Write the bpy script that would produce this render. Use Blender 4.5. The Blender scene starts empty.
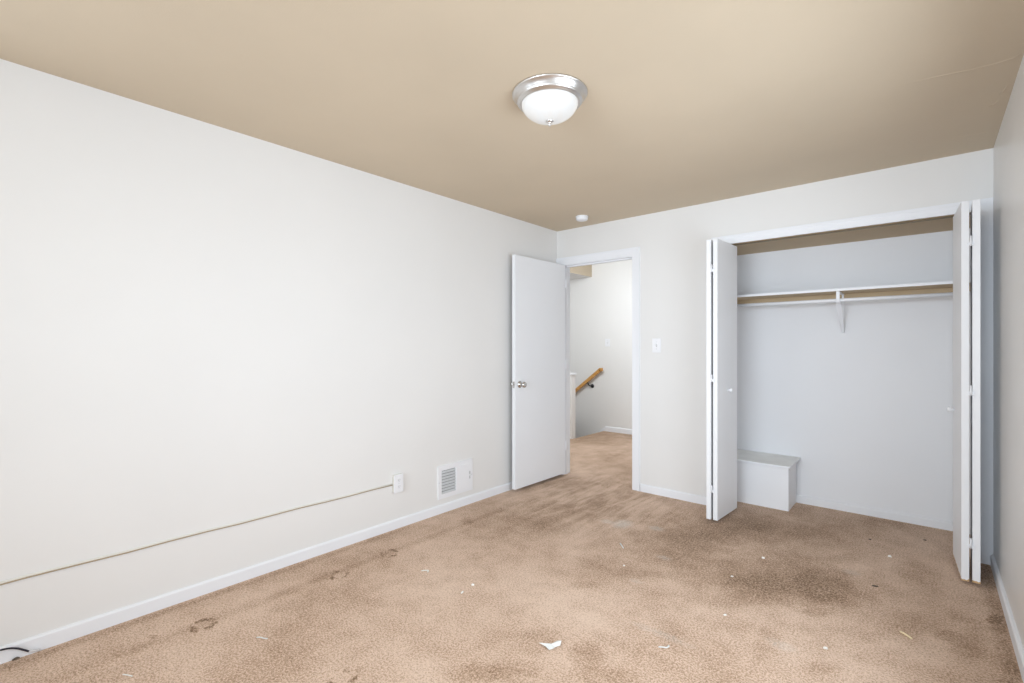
import bpy, bmesh, math, random
from mathutils import Vector, Matrix

random.seed(7)
SC = bpy.context.scene
COL = SC.collection

# ------------------------------------------------------------------ camera
F_PX, YAW, PPX, PPY = 482.71, 0.71665, 508.47, 346.94
CAM = (2.8269, -3.9919, 1.2762)
cam_data = bpy.data.cameras.new('camera')
cam_data.sensor_fit = 'HORIZONTAL'
cam_data.sensor_width = 36.0
cam_data.lens = 36.0 * F_PX / 1024.0
cam_data.shift_x = (512.0 - PPX) / 1024.0
cam_data.shift_y = (PPY - 341.5) / 1024.0
cam_data.clip_start = 0.02
cam = bpy.data.objects.new('camera', cam_data)
cam.location = CAM
cam.rotation_euler = (math.pi / 2, 0.0, YAW)
COL.objects.link(cam)
SC.camera = cam

# ------------------------------------------------------------------ world, daylight, exposure
P_FRONT, P_SIDE, P_LEFT, P_LAND, P_LAMP = 49, 33, 18, 37, 0.22
SKY = 0.12
world = bpy.data.worlds.new('world')
SC.world = world
world.use_nodes = True
bg = world.node_tree.nodes['Background']
bg.inputs['Color'].default_value = (0.72, 0.84, 1.0, 1)
bg.inputs['Strength'].default_value = SKY

SC.view_settings.view_transform = 'Standard'
SC.view_settings.look = 'None'
SC.view_settings.gamma = 1.0
SC.view_settings.use_curve_mapping = False
SC.view_settings.exposure = 0.06

def area(name, loc, target, sx, sy, power, color):
    d = bpy.data.lights.new(name, 'AREA')
    d.shape = 'RECTANGLE'; d.size = sx; d.size_y = sy
    d.energy = power; d.color = color
    o = bpy.data.objects.new(name, d)
    o.location = loc
    o.rotation_euler = (Vector(target) - Vector(loc)).to_track_quat('-Z', 'Y').to_euler()
    COL.objects.link(o)
    return o

W, H = 3.111, 2.44          # room width, ceiling height
YF = -6.20                  # front wall (behind the camera)
# daylight entering by the two windows behind the camera (their openings are cut below)
WIN1 = (0.95, 3.07, 0.85, 2.15)      # front wall: x0, x1, z0, z1
WIN2 = (-3.00, -1.42, 0.55, 1.80)    # right wall: y0, y1, z0, z1
FILL_WIN = (-5.80, -4.30, 0.85, 2.15)    # opening added for fill light, left wall: y0, y1, z0, z1
area('daylight_front', ((WIN1[0] + WIN1[1]) / 2, YF - 0.03, 1.50), ((WIN1[0] + WIN1[1]) / 2, 0, 1.5), 2.06, 1.25, P_FRONT, (0.80, 0.90, 1.0)).data.spread = math.radians(104)
area('daylight_side', (W + 0.03, (WIN2[0] + WIN2[1]) / 2, 1.175), (0, (WIN2[0] + WIN2[1]) / 2, 1.3), 1.55, 1.2, P_SIDE, (0.80, 0.90, 1.0)).data.spread = math.radians(160)
area('fill_left', (-0.03, (FILL_WIN[0] + FILL_WIN[1]) / 2, 1.50), (W, (FILL_WIN[0] + FILL_WIN[1]) / 2, 1.5), 1.45, 1.25, P_LEFT, (0.80, 0.90, 1.0))  # unseen fill light, added to brighten the right wall and closet
# the landing's own light, out of view above the head of the stairs
area('landing_light', (-0.25, 0.50, 2.42), (-0.75, 2.50, 0.75), 1.1, 0.5, P_LAND, (0.90, 0.96, 1.0))

# ------------------------------------------------------------------ helpers
def tag(o, label=None, cat=None, group=None, kind=None):
    if label: o['label'] = label
    if cat: o['category'] = cat
    if group: o['group'] = group
    if kind: o['kind'] = kind
    return o

def empty(name, loc=(0, 0, 0), rz=0.0):
    o = bpy.data.objects.new(name, None)
    o.location = loc; o.rotation_euler = (0, 0, rz)
    o.empty_display_size = 0.1
    COL.objects.link(o)
    return o

class MB:
    """collects shapes into one mesh"""
    def __init__(s):
        s.bm = bmesh.new(); s.mats = []
    def box(s, a, b, bevel=0.0, m=0, seg=2):
        x0, y0, z0 = (min(p, q) for p, q in zip(a, b)); x1, y1, z1 = (max(p, q) for p, q in zip(a, b))
        t = bmesh.new()
        bmesh.ops.create_cube(t, size=1.0)
        for v in t.verts:
            v.co = Vector(((x0 + x1) / 2 + v.co.x * (x1 - x0), (y0 + y1) / 2 + v.co.y * (y1 - y0), (z0 + z1) / 2 + v.co.z * (z1 - z0)))
        if bevel > 0:
            bmesh.ops.bevel(t, geom=list(t.edges), offset=bevel, segments=seg, profile=0.5, affect='EDGES')
        s._merge(t, m); return s
    def prism(s, pts, axis, a, b, m=0, bevel=0.0):
        """2-D outline pts extruded along axis ('x','y','z') from a to b"""
        t = bmesh.new()
        def P(u, v, w):
            return {'x': (w, u, v), 'y': (u, w, v), 'z': (u, v, w)}[axis]
        lo = [t.verts.new(P(u, v, a)) for u, v in pts]
        hi = [t.verts.new(P(u, v, b)) for u, v in pts]
        t.faces.new(lo); t.faces.new(hi[::-1])
        n = len(pts)
        for i in range(n):
            t.faces.new((lo[i], hi[i], hi[(i + 1) % n], lo[(i + 1) % n]))
        bmesh.ops.recalc_face_normals(t, faces=list(t.faces))
        if bevel > 0:
            bmesh.ops.bevel(t, geom=list(t.edges), offset=bevel, segments=2, profile=0.5, affect='EDGES')
        s._merge(t, m); return s
    def lathe(s, prof, origin=(0, 0, 0), axis=(0, 0, 1), seg=48, m=0, smooth=True):
        """profile of (radius, height) pairs turned about axis through origin"""
        t = bmesh.new()
        q = Vector((0, 0, 1)).rotation_difference(Vector(axis).normalized())
        rings = []
        for r, h in prof:
            if r < 1e-6:
                rings.append([t.verts.new(q @ Vector((0, 0, h)) + Vector(origin))])
            else:
                rings.append([t.verts.new(q @ Vector((r * math.cos(2 * math.pi * k / seg), r * math.sin(2 * math.pi * k / seg), h)) + Vector(origin)) for k in range(seg)])
        for A, B in zip(rings, rings[1:]):
            for k in range(seg):
                k2 = (k + 1) % seg
                if len(A) == 1 and len(B) == 1: continue
                if len(A) == 1: t.faces.new((A[0], B[k], B[k2]))
                elif len(B) == 1: t.faces.new((A[k], B[0], A[k2]))
                else: t.faces.new((A[k], B[k], B[k2], A[k2]))
        bmesh.ops.recalc_face_normals(t, faces=list(t.faces))
        if smooth:
            for f in t.faces: f.smooth = True
        s._merge(t, m); return s
    def tube(s, pts, r, seg=12, m=0, caps=True):
        t = bmesh.new()
        pts = [Vector(p) for p in pts]
        rs = r if isinstance(r, (list, tuple)) else [r] * len(pts)
        rings = []
        up = Vector((0, 0, 1))
        prev = None
        for i, p in enumerate(pts):
            d = (pts[min(i + 1, len(pts) - 1)] - pts[max(i - 1, 0)]).normalized()
            if prev is None:
                a = d.cross(up)
                if a.length < 1e-4: a = d.cross(Vector((1, 0, 0)))
                a.normalize()
            else:
                a = (prev - d * prev.dot(d)).normalized()
            prev = a
            b = d.cross(a)
            rings.append([t.verts.new(p + rs[i] * (a * math.cos(2 * math.pi * k / seg) + b * math.sin(2 * math.pi * k / seg))) for k in range(seg)])
        for A, B in zip(rings, rings[1:]):
            for k in range(seg):
                t.faces.new((A[k], A[(k + 1) % seg], B[(k + 1) % seg], B[k]))
        if caps:
            t.faces.new(rings[0][::-1]); t.faces.new(rings[-1])
        bmesh.ops.recalc_face_normals(t, faces=list(t.faces))
        for f in t.faces: f.smooth = len(f.verts) == 4
        s._merge(t, m); return s
    def _merge(s, t, m):
        for f in t.faces: f.material_index = m
        me = bpy.data.meshes.new('tmp'); t.to_mesh(me); t.free()
        s.bm.from_mesh(me); bpy.data.meshes.remove(me)
    def build(s, name, mats, parent=None):
        me = bpy.data.meshes.new(name); s.bm.to_mesh(me); s.bm.free()
        for mm in (mats if isinstance(mats, (list, tuple)) else [mats]): me.materials.append(mm)
        o = bpy.data.objects.new(name, me)
        COL.objects.link(o)
        if parent is not None: o.parent = parent
        return o

def holed_slab(axis, lo, hi, urange, vrange, holes):
    """wall slab perpendicular to axis between lo and hi, spanning urange x vrange with rectangular holes (u0,u1,v0,v1)"""
    us = sorted(set([*urange] + [h[0] for h in holes] + [h[1] for h in holes]))
    vs = sorted(set([*vrange] + [h[2] for h in holes] + [h[3] for h in holes]))
    us = [u for u in us if urange[0] <= u <= urange[1]]; vs = [v for v in vs if vrange[0] <= v <= vrange[1]]
    def solid(i, j):
        if i < 0 or j < 0 or i >= len(us) - 1 or j >= len(vs) - 1: return False
        cu, cv = (us[i] + us[i + 1]) / 2, (vs[j] + vs[j + 1]) / 2
        return not any(h[0] < cu < h[1] and h[2] < cv < h[3] for h in holes)
    mb = MB(); bm = mb.bm; cache = {}
    def V(u, v, w):
        k = (round(u, 6), round(v, 6), round(w, 6))
        if k not in cache:
            cache[k] = bm.verts.new({'x': (w, u, v), 'y': (u, w, v), 'z': (u, v, w)}[axis])
        return cache[k]
    for i in range(len(us) - 1):
        for j in range(len(vs) - 1):
            if not solid(i, j): continue
            u0, u1, v0, v1 = us[i], us[i + 1], vs[j], vs[j + 1]
            for w in (lo, hi): bm.faces.new((V(u0, v0, w), V(u1, v0, w), V(u1, v1, w), V(u0, v1, w)))
            for (di, dj, a, b) in ((-1, 0, (u0, v0), (u0, v1)), (1, 0, (u1, v0), (u1, v1)), (0, -1, (u0, v0), (u1, v0)), (0, 1, (u0, v1), (u1, v1))):
                if not solid(i + di, j + dj):
                    bm.faces.new((V(*a, lo), V(*b, lo), V(*b, hi), V(*a, hi)))
    bmesh.ops.recalc_face_normals(bm, faces=list(bm.faces))
    return mb

# ------------------------------------------------------------------ materials
def new_mat(name):
    m = bpy.data.materials.new(name); m.use_nodes = True
    nt = m.node_tree
    return m, nt, nt.nodes['Principled BSDF']

def paint(name, col, rough=0.55, mottle=0.03, bump=0.02, scale=220.0, spec=0.35, blotch=1.3):
    """wall or trim paint: even colour, faint blotches, fine roller texture"""
    m, nt, b = new_mat(name)
    N, L = nt.nodes, nt.links
    geo = N.new('ShaderNodeNewGeometry')
    n1 = N.new('ShaderNodeTexNoise'); n1.inputs['Scale'].default_value = blotch; n1.inputs['Detail'].default_value = 4
    n2 = N.new('ShaderNodeTexNoise'); n2.inputs['Scale'].default_value = scale; n2.inputs['Detail'].default_value = 2
    L.new(geo.outputs['Position'], n1.inputs['Vector']); L.new(geo.outputs['Position'], n2.inputs['Vector'])
    r = N.new('ShaderNodeMapRange'); r.inputs['From Min'].default_value = 0.3; r.inputs['From Max'].default_value = 0.7
    r.inputs['To Min'].default_value = 1 - mottle; r.inputs['To Max'].default_value = 1 + mottle * 0.4
    L.new(n1.outputs['Fac'], r.inputs['Value'])
    mx = N.new('ShaderNodeVectorMath'); mx.operation = 'SCALE'; mx.inputs[0].default_value = col
    L.new(r.outputs['Result'], mx.inputs['Scale']); L.new(mx.outputs['Vector'], b.inputs['Base Color'])
    bp = N.new('ShaderNodeBump'); bp.inputs['Strength'].default_value = bump * 8; bp.inputs['Distance'].default_value = 0.0008
    L.new(n2.outputs['Fac'], bp.inputs['Height']); L.new(bp.outputs['Normal'], b.inputs['Normal'])
    b.inputs['Roughness'].default_value = rough; b.inputs['Specular IOR Level'].default_value = spec
    return m

def simple(name, col, rough=0.5, metal=0.0, spec=0.4, grain=0.03, scale=60.0):
    m, nt, b = new_mat(name)
    N, L = nt.nodes, nt.links
    tc = N.new('ShaderNodeTexCoord')
    n = N.new('ShaderNodeTexNoise'); n.inputs['Scale'].default_value = scale; n.inputs['Detail'].default_value = 3
    L.new(tc.outputs['Object'], n.inputs['Vector'])
    r = N.new('ShaderNodeMapRange'); r.inputs['To Min'].default_value = 1 - grain; r.inputs['To Max'].default_value = 1 + grain
    L.new(n.outputs['Fac'], r.inputs['Value'])
    mx = N.new('ShaderNodeVectorMath'); mx.operation = 'SCALE'; mx.inputs[0].default_value = col
    L.new(r.outputs['Result'], mx.inputs['Scale']); L.new(mx.outputs['Vector'], b.inputs['Base Color'])
    b.inputs['Roughness'].default_value = rough; b.inputs['Metallic'].default_value = metal; b.inputs['Specular IOR Level'].default_value = spec
    return m

def wood(name, c1, c2, rough=0.35, stretch=(3, 40, 40)):
    m, nt, b = new_mat(name)
    N, L = nt.nodes, nt.links
    tc = N.new('ShaderNodeTexCoord'); mp = N.new('ShaderNodeMapping'); mp.inputs['Scale'].default_value = stretch
    n = N.new('ShaderNodeTexNoise'); n.inputs['Scale'].default_value = 2.0; n.inputs['Detail'].default_value = 6; n.inputs['Distortion'].default_value = 0.6
    cr = N.new('ShaderNodeValToRGB'); cr.color_ramp.elements[0].color = (*c1, 1); cr.color_ramp.elements[1].color = (*c2, 1)
    cr.color_ramp.elements[0].position = 0.35; cr.color_ramp.elements[1].position = 0.65
    L.new(tc.outputs['Object'], mp.inputs['Vector']); L.new(mp.outputs['Vector'], n.inputs['Vector'])
    L.new(n.outputs['Fac'], cr.inputs['Fac']); L.new(cr.outputs['Color'], b.inputs['Base Color'])
    b.inputs['Roughness'].default_value = rough
    return m

M = {}
M['wall'] = paint('wall_paint', (0.835, 0.825, 0.81), 0.5, 0.02, 0.03)
M['wall_gloss'] = paint('wall_paint_satin', (0.835, 0.825, 0.81), 0.33, 0.04, 0.05, 90.0, 0.5, 2.2)
M['closet'] = paint('closet_paint', (0.845, 0.85, 0.87), 0.6, 0.02, 0.03)
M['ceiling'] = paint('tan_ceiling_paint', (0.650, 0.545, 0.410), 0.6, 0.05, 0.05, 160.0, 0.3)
M['closet_tan'] = paint('closet_deep_tan', (0.54, 0.415, 0.265), 0.6, 0.05, 0.05, 160.0, 0.3)  # deeper, browner tan than the bedroom ceiling
M['trim'] = paint('white_trim_enamel', (0.885, 0.895, 0.925), 0.38, 0.01, 0.01, 120.0, 0.45)
M['door'] = paint('white_door_enamel', (0.89, 0.905, 0.935), 0.42, 0.02, 0.02, 120.0, 0.45)
M['plastic'] = simple('white_plastic', (0.89, 0.895, 0.92), 0.35, 0, 0.5, 0.01)
M['plastic_shade'] = simple('slot_dark', (0.10, 0.10, 0.10), 0.6)
M['slat'] = simple('register_slat_enamel', (0.62, 0.63, 0.64), 0.45)
M['duct'] = simple('duct_interior', (0.16, 0.16, 0.17), 0.6, 0.3)
M['track'] = simple('bronze_track', (0.16, 0.115, 0.06), 0.45, 0.4)
M['nickel'] = simple('brushed_nickel', (0.66, 0.64, 0.62), 0.34, 1.0, 0.5, 0.04, 30)
M['chrome'] = simple('chrome', (0.62, 0.61, 0.60), 0.12, 1.0, 0.5, 0.01)
M['black'] = simple('black_metal', (0.015, 0.015, 0.018), 0.4, 0.2)
M['cable'] = simple('black_cable_jacket', (0.012, 0.010, 0.022), 0.4)
M['clear'] = simple('clear_plug_plastic', (0.70, 0.69, 0.70), 0.15, 0, 0.6)
M['tan_cable'] = simple('tan_cable', (0.42, 0.33, 0.22), 0.6)
M['cream'] = simple('cream_paint', (0.80, 0.78, 0.72), 0.5)
M['oak'] = wood('honey_oak_varnish', (0.54, 0.25, 0.06), (0.70, 0.38, 0.12))
M['lid'] = paint('worn_grey_lid_paint', (0.88, 0.875, 0.85), 0.55, 0.08, 0.05, 90.0, 0.3, 9.0)
M['paper'] = simple('white_paper', (0.74, 0.74, 0.71), 0.8)
M['crumb'] = simple('pale_crumb', (0.86, 0.83, 0.78), 0.8)
M['dark_crumb'] = simple('dark_crumb', (0.13, 0.10, 0.075), 0.8)
M['straw'] = simple('straw', (0.80, 0.66, 0.42), 0.7)

# folding-door paint with bare wood showing where the bottom edge is chipped
def chipped(name, zc=0.016):
    m = paint(name, (0.90, 0.905, 0.925), 0.42, 0.02, 0.02, 120.0, 0.45)
    nt = m.node_tree; N, L = nt.nodes, nt.links; b = N['Principled BSDF']
    src = b.inputs['Base Color'].links[0].from_socket
    geo = N.new('ShaderNodeNewGeometry'); sp = N.new('ShaderNodeSeparateXYZ'); L.new(geo.outputs['Position'], sp.inputs[0])
    n = N.new('ShaderNodeTexNoise'); n.inputs['Scale'].default_value = 45; L.new(geo.outputs['Position'], n.inputs['Vector'])
    a = N.new('ShaderNodeMath'); a.operation = 'MULTIPLY_ADD'; a.inputs[1].default_value = 0.030; a.inputs[2].default_value = zc - 0.004
    L.new(n.outputs['Fac'], a.inputs[0])
    lt = N.new('ShaderNodeMath'); lt.operation = 'LESS_THAN'; L.new(sp.outputs['Z'], lt.inputs[0]); L.new(a.outputs[0], lt.inputs[1])
    mx = N.new('ShaderNodeMix'); mx.data_type = 'RGBA'; L.new(lt.outputs[0], mx.inputs['Factor']); L.new(src, mx.inputs['A'])
    mx.inputs['B'].default_value = (0.62, 0.40, 0.20, 1); L.new(mx.outputs['Result'], b.inputs['Base Color'])
    return m
M['folding'] = paint('folding_door_enamel', (0.90, 0.905, 0.925), 0.42, 0.02, 0.02, 120.0, 0.45)
M['folding_chipped'] = chipped('folding_door_enamel_chipped')

# alabaster glass of the lit ceiling lamp
def lamp_glass():
    m, nt, b = new_mat('alabaster_glass')
    N, L = nt.nodes, nt.links
    tc = N.new('ShaderNodeTexCoord')
    n = N.new('ShaderNodeTexNoise'); n.inputs['Scale'].default_value = 9; n.inputs['Detail'].default_value = 3; n.inputs['Distortion'].default_value = 1.2
    L.new(tc.outputs['Object'], n.inputs['Vector'])
    cr = N.new('ShaderNodeValToRGB'); cr.color_ramp.elements[0].color = (1.0, 0.86, 0.66, 1); cr.color_ramp.elements[1].color = (1.0, 0.95, 0.86, 1)
    cr.color_ramp.elements[0].position = 0.3; cr.color_ramp.elements[1].position = 0.6
    L.new(n.outputs['Fac'], cr.inputs['Fac']); L.new(cr.outputs['Color'], b.inputs['Emission Color'])
    b.inputs['Base Color'].default_value = (0.60, 0.615, 0.63, 1)
    b.inputs['Emission Strength'].default_value = P_LAMP
    b.inputs['Roughness'].default_value = 0.25
    return m
M['glass'] = lamp_glass()

# window glass (the windows stand behind the camera)
def pane_glass():
    m, nt, b = new_mat('window_glass')
    b.inputs['Transmission Weight'].default_value = 1.0; b.inputs['Roughness'].default_value = 0.0
    b.inputs['IOR'].default_value = 1.45
    # thin pane: light passes straight through
    tr = nt.nodes.new('ShaderNodeBsdfTransparent'); mx = nt.nodes.new('ShaderNodeMixShader'); mx.inputs[0].default_value = 0.92
    out = nt.nodes['Material Output']
    nt.links.new(b.outputs[0], mx.inputs[1]); nt.links.new(tr.outputs[0], mx.inputs[2]); nt.links.new(mx.outputs[0], out.inputs['Surface'])
    return m
M['pane'] = pane_glass()

# ---- worn tan carpet: pile grain, broad soiling, the individual stains of this room, ring marks of furniture feet
# each stain: centre x, y, 2x2 matrix into its unit ellipse, amount (+ darker soiling, - cleaner or bleached pile)
STAINS = [
    (0.59, -1.108, 2.76, 2.14, 2.34, -2.69, 0.55),
    (0.582, -0.155, 2.86, 1.67, 1.33, -1.52, 0.12),
    (0.176, 0.8, 3.36, 1.86, 1.01, -1.16, 0.10),
    (0.733, -0.647, 3.54, 2.22, 3.33, -3.82, 0.18),
    (1.568, -0.421, 2.25, 0.79, 2.18, -2.5, 0.4),
    (1.578, -0.954, 3.03, 1.25, 2.99, -3.43, 0.28),
    (2.028, -0.624, 2.04, 0.48, 1.44, -1.65, 0.34),
    (2.204, -0.936, 3.85, 0.79, 2.75, -3.15, 0.42),
    (2.118, 0.058, 2.26, 0.39, 2.33, -2.68, 0.28),
    (2.492, -0.895, 5.72, 0.62, 3.87, -4.44, 0.32),
    (2.555, 0.492, 4.27, 0.26, 2.66, -3.05, 0.25),
    (2.767, -0.414, 11.53, 0.19, 5.4, -6.2, 0.28),
    (2.158, -1.213, 2.98, 0.72, 3.5, -4.02, 0.25),
    (1.756, -2.273, 14.82, 9.23, 8.43, -9.68, 0.55),
    (1.483, -2.649, 5.31, 5.31, 14.09, -16.16, 0.42),
    (1.613, -2.504, 15.0, 12.24, 15.71, -18.02, 0.5),
    (1.534, -2.282, 11.28, 8.52, 12.64, -14.5, 0.38),
    (1.436, -1.771, 11.44, 7.16, 20.15, -23.11, 0.4),
    (1.45, -1.561, 3.92, 2.22, 6.0, -6.89, 0.3),
    (2.949, -1.153, 21.53, -0.93, 6.36, -7.29, 0.55),
    (3.06, -0.785, 43.14, -3.14, 19.73, -22.64, 1.0),
    (3.076, -0.836, 31.04, -2.45, 13.74, -15.77, 0.35),
    (2.877, -1.122, 33.9, -0.59, 17.82, -20.45, 0.4),
    (2.674, -1.481, 13.87, 0.84, 12.73, -14.61, 0.32),
    (2.431, -1.254, 17.48, 2.52, 18.73, -21.49, 0.45),
    (2.302, -1.68, 21.34, 4.84, 7.14, -8.19, 0.32),
    (2.506, -1.726, 21.22, 3.0, 18.32, -21.02, 0.35),
    (1.859, -2.337, 8.66, 5.06, 14.26, -16.36, 0.22),
    (1.878, -2.031, 4.29, 2.07, 3.05, -3.5, 0.08),
    (2.779, -1.096, 9.5, 0.16, 6.87, -7.88, 0.18),
    (2.648, -1.331, 23.73, 1.6, 17.95, -20.59, 0.25),
    (-0.678, 2.028, 1.94, 1.13, 1.44, -1.65, 0.4),
    (0.467, -1.585, 1.71, 1.68, 2.98, -3.42, 0.1),
    (0.273, -1.523, 19.03, 19.68, 10.77, -12.36, 0.5),
    (0.252, -3.418, 15.36, 68.85, 44.87, -51.47, 0.7),
    (1.913, -0.276, 19.37, 4.76, 11.65, -13.37, 0.4),
    (0.61, -2.931, 1.26, 2.63, 2.65, -3.04, 0.08),
    (3.079, -0.267, 18.39, -1.24, 7.24, -8.31, 0.25),
    (1.148, -2.349, 1.32, 1.34, 1.64, -1.88, -0.16),
    (2.577, -0.48, 6.31, 0.45, 3.2, -3.67, -0.34),
    (1.443, -1.969, 4.12, 2.82, 1.71, -1.96, -0.2),
    (1.721, -2.41, 5.18, 3.62, 7.85, -9.01, -0.22),
    (0.934, -1.806, 2.1, 1.82, 2.2, -2.52, -0.1),
    (1.728, -1.721, 2.64, 1.28, 3.41, -3.92, -0.12),
    (1.987, -2.072, 5.8, 2.53, 7.23, -8.29, -0.12),
    (0.169, -3.079, 1.24, 3.61, 4.88, -5.6, -0.12),
    (0.522, -3.455, 1.17, 5.03, 6.87, -7.88, -0.14),
    (2.798, -1.321, 7.8, 0.08, 7.0, -8.03, -0.14),
    (2.253, 0.429, 3.88, 0.5, 3.68, -4.22, -0.12),
    (0.176, 0.338, 4.17, 2.55, 3.23, -3.71, -0.18),
    (2.161, -1.58, 3.81, 1.05, 4.97, -5.7, -0.1),
]
# chalky white spills: x, y, radius x, radius y, amount
CHALK = [(1.16, -0.83, 0.07, 0.10, 0.55), (1.05, -0.86, 0.05, 0.04, 0.4), (1.38, -0.75, 0.06, 0.05, 0.35), (1.62, -1.17, 0.05, 0.03, 0.25),
         (1.93, -1.93, 0.16, 0.03, 0.22), (1.62, -1.55, 0.04, 0.03, 0.25), (2.35, -1.67, 0.06, 0.04, 0.25), (2.50, -0.66, 0.05, 0.05, 0.2)]
RINGS = [(0.331, -2.575), (0.314, -2.222), (0.312, -3.24), (1.121, -3.01)]

def carpet():
    m, nt, b = new_mat('worn_tan_carpet')
    N, L = nt.nodes, nt.links
    geo = N.new('ShaderNodeNewGeometry')
    pos = geo.outputs['Position']
    def noise(scale, detail=3, rough=0.5, vec=None, dist=0.0):
        n = N.new('ShaderNodeTexNoise'); n.inputs['Scale'].default_value = scale; n.inputs['Detail'].default_value = detail
        n.inputs['Roughness'].default_value = rough; n.inputs['Distortion'].default_value = dist
        L.new(vec or pos, n.inputs['Vector']); return n
    def vm(op, a, bb=None):
        v = N.new('ShaderNodeVectorMath'); v.operation = op
        for i, s in enumerate((a, bb)):
            if s is None: continue
            if isinstance(s, tuple): v.inputs[i].default_value = s
            else: L.new(s, v.inputs[i])
        return v
    def ma(op, a, bb=None, c=None, clamp=False):
        v = N.new('ShaderNodeMath'); v.operation = op; v.use_clamp = clamp
        for i, s in enumerate((a, bb, c)):
            if s is None: continue
            if isinstance(s, (int, float)): v.inputs[i].default_value = s
            else: L.new(s, v.inputs[i])
        return v.outputs[0]
    def mr(v, a, bb, c, d, smooth=True):
        r = N.new('ShaderNodeMapRange'); r.interpolation_type = 'SMOOTHSTEP' if smooth else 'LINEAR'
        for k, s in zip(('From Min', 'From Max', 'To Min', 'To Max'), (a, bb, c, d)): r.inputs[k].default_value = s
        L.new(v, r.inputs['Value']); return r.outputs['Result']
    # positions wobbled by noise so that no stain has a clean outline
    w1 = noise(5.0, 4, 0.6); w2 = noise(26.0, 3, 0.6)
    off1 = vm('SCALE', vm('SUBTRACT', w1.outputs['Color'], (0.5, 0.5, 0.5)).outputs[0]); off1.inputs['Scale'].default_value = 0.30
    off2 = vm('SCALE', vm('SUBTRACT', w2.outputs['Color'], (0.5, 0.5, 0.5)).outputs[0]); off2.inputs['Scale'].default_value = 0.05
    wpos = vm('ADD', pos, vm('ADD', off1.outputs[0], off2.outputs[0]).outputs[0]).outputs[0]
    spos = vm('ADD', pos, off2.outputs[0]).outputs[0]
    total = None
    for (cx, cy, a, bb, c, d, amt) in STAINS:
        big = max(math.hypot(a, bb), math.hypot(c, d)) < 9
        p = wpos if big else spos
        du = ma('ADD', vm('DOT_PRODUCT', p, (a, bb, 0)).outputs['Value'], -(a * cx + bb * cy))
        dv = ma('ADD', vm('DOT_PRODUCT', p, (c, d, 0)).outputs['Value'], -(c * cx + d * cy))
        r2 = ma('ADD', ma('MULTIPLY', du, du), ma('MULTIPLY', dv, dv))
        f = mr(r2, 0.0, 2.6, amt * (0.50 if big else 0.46), 0.0)
        total = f if total is None else ma('ADD', total, f)
    # soiling line along the left wall and a faint second track beside it
    sx = N.new('ShaderNodeSeparateXYZ'); L.new(spos, sx.inputs[0])
    X, Y = sx.outputs['X'], sx.outputs['Y']
    e1 = mr(ma('ABSOLUTE', ma('ADD', X, -0.055)), 0.0, 0.045, 0.22, 0.0)
    e1 = ma('MULTIPLY', e1, mr(Y, -1.6, -2.3, 0.25, 1.0))
    e2 = mr(ma('ABSOLUTE', ma('ADD', X, -0.30)), 0.0, 0.06, 0.16, 0.0)
    e3 = mr(ma('ABSOLUTE', ma('ADD', X, -3.075)), 0.0, 0.05, 0.30, 0.0)
    e2 = ma('MULTIPLY', e2, mr(Y, -0.9, -1.3, 0.0, 1.0))
    total = ma('ADD', total, ma('ADD', ma('ADD', e1, e2), e3))
    # broken rings pressed by furniture feet
    rn = noise(20.0, 3, 0.6)
    for (cx, cy) in RINGS:
        d = vm('DISTANCE', spos, (cx, cy, 0)).outputs['Value']
        f = mr(ma('ABSOLUTE', ma('ADD', d, -0.046)), 0.0, 0.019, 0.80, 0.0)
        f = ma('MULTIPLY', f, mr(rn.outputs['Fac'], 0.44, 0.58, 0.0, 1.0))
        total = ma('ADD', total, f)
    # broad wear, streaks left by brushing toward the doorway, and pile speckle
    n_big = noise(1.6, 5, 0.6); n_mid = noise(7.0, 5, 0.65)
    mp = N.new('ShaderNodeMapping'); mp.inputs['Rotation'].default_value = (0, 0, math.radians(6)); mp.inputs['Scale'].default_value = (17.0, 2.2, 1.0)
    L.new(pos, mp.inputs['Vector'])
    n_str = noise(1.0, 4, 0.62, mp.outputs['Vector'], 0.8)
    strk = ma('MULTIPLY', mr(n_str.outputs['Fac'], 0.35, 0.65, -0.19, 0.15), mr(vm('DISTANCE', pos, (0.70, -0.45, 0)).outputs['Value'], 0.2, 1.1, 1.0, 0.15))
    total = ma('ADD', total, strk)
    total = ma('ADD', total, mr(n_big.outputs['Fac'], 0.35, 0.65, -0.10, 0.12))
    total = ma('ADD', total, mr(n_mid.outputs['Fac'], 0.35, 0.65, -0.08, 0.10))
    # soiling thins out among the tufts
    n_tuft = noise(75.0, 3, 0.7)
    total = ma('MULTIPLY', total, mr(n_tuft.outputs['Fac'], 0.32, 0.68, 0.35, 1.6))
    n_p = noise(240.0, 2, 0.7); n_p2 = noise(115.0, 2, 0.6)
    speck = ma('ADD', mr(n_p.outputs['Fac'], 0.34, 0.66, -0.22, 0.22), mr(n_p2.outputs['Fac'], 0.34, 0.66, -0.24, 0.24))
    tot2 = ma('ADD', ma('ADD', total, speck), 0.30, clamp=True)
    cr = N.new('ShaderNodeValToRGB')
    e = cr.color_ramp.elements
    e[0].position = 0.0; e[0].color = (0.765, 0.575, 0.44, 1)
    e[1].position = 1.0; e[1].color = (0.19, 0.105, 0.05, 1)
    k = e.new(0.30); k.color = (0.615, 0.425, 0.31, 1)
    k = e.new(0.62); k.color = (0.41, 0.262, 0.158, 1)
    L.new(tot2, cr.inputs['Fac'])
    chalk = None
    for (cx, cy, rx, ry, amt) in CHALK:
        v = vm('DIVIDE', vm('SUBTRACT', spos, (cx, cy, 0)).outputs[0], (rx, ry, 1.0)).outputs[0]
        f = mr(vm('LENGTH', v).outputs['Value'], 0.3, 1.3, amt, 0.0)
        chalk = f if chalk is None else ma('ADD', chalk, f)
    chalk = ma('MULTIPLY', chalk, mr(n_tuft.outputs['Fac'], 0.35, 0.65, 0.3, 1.2), clamp=True)
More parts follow.
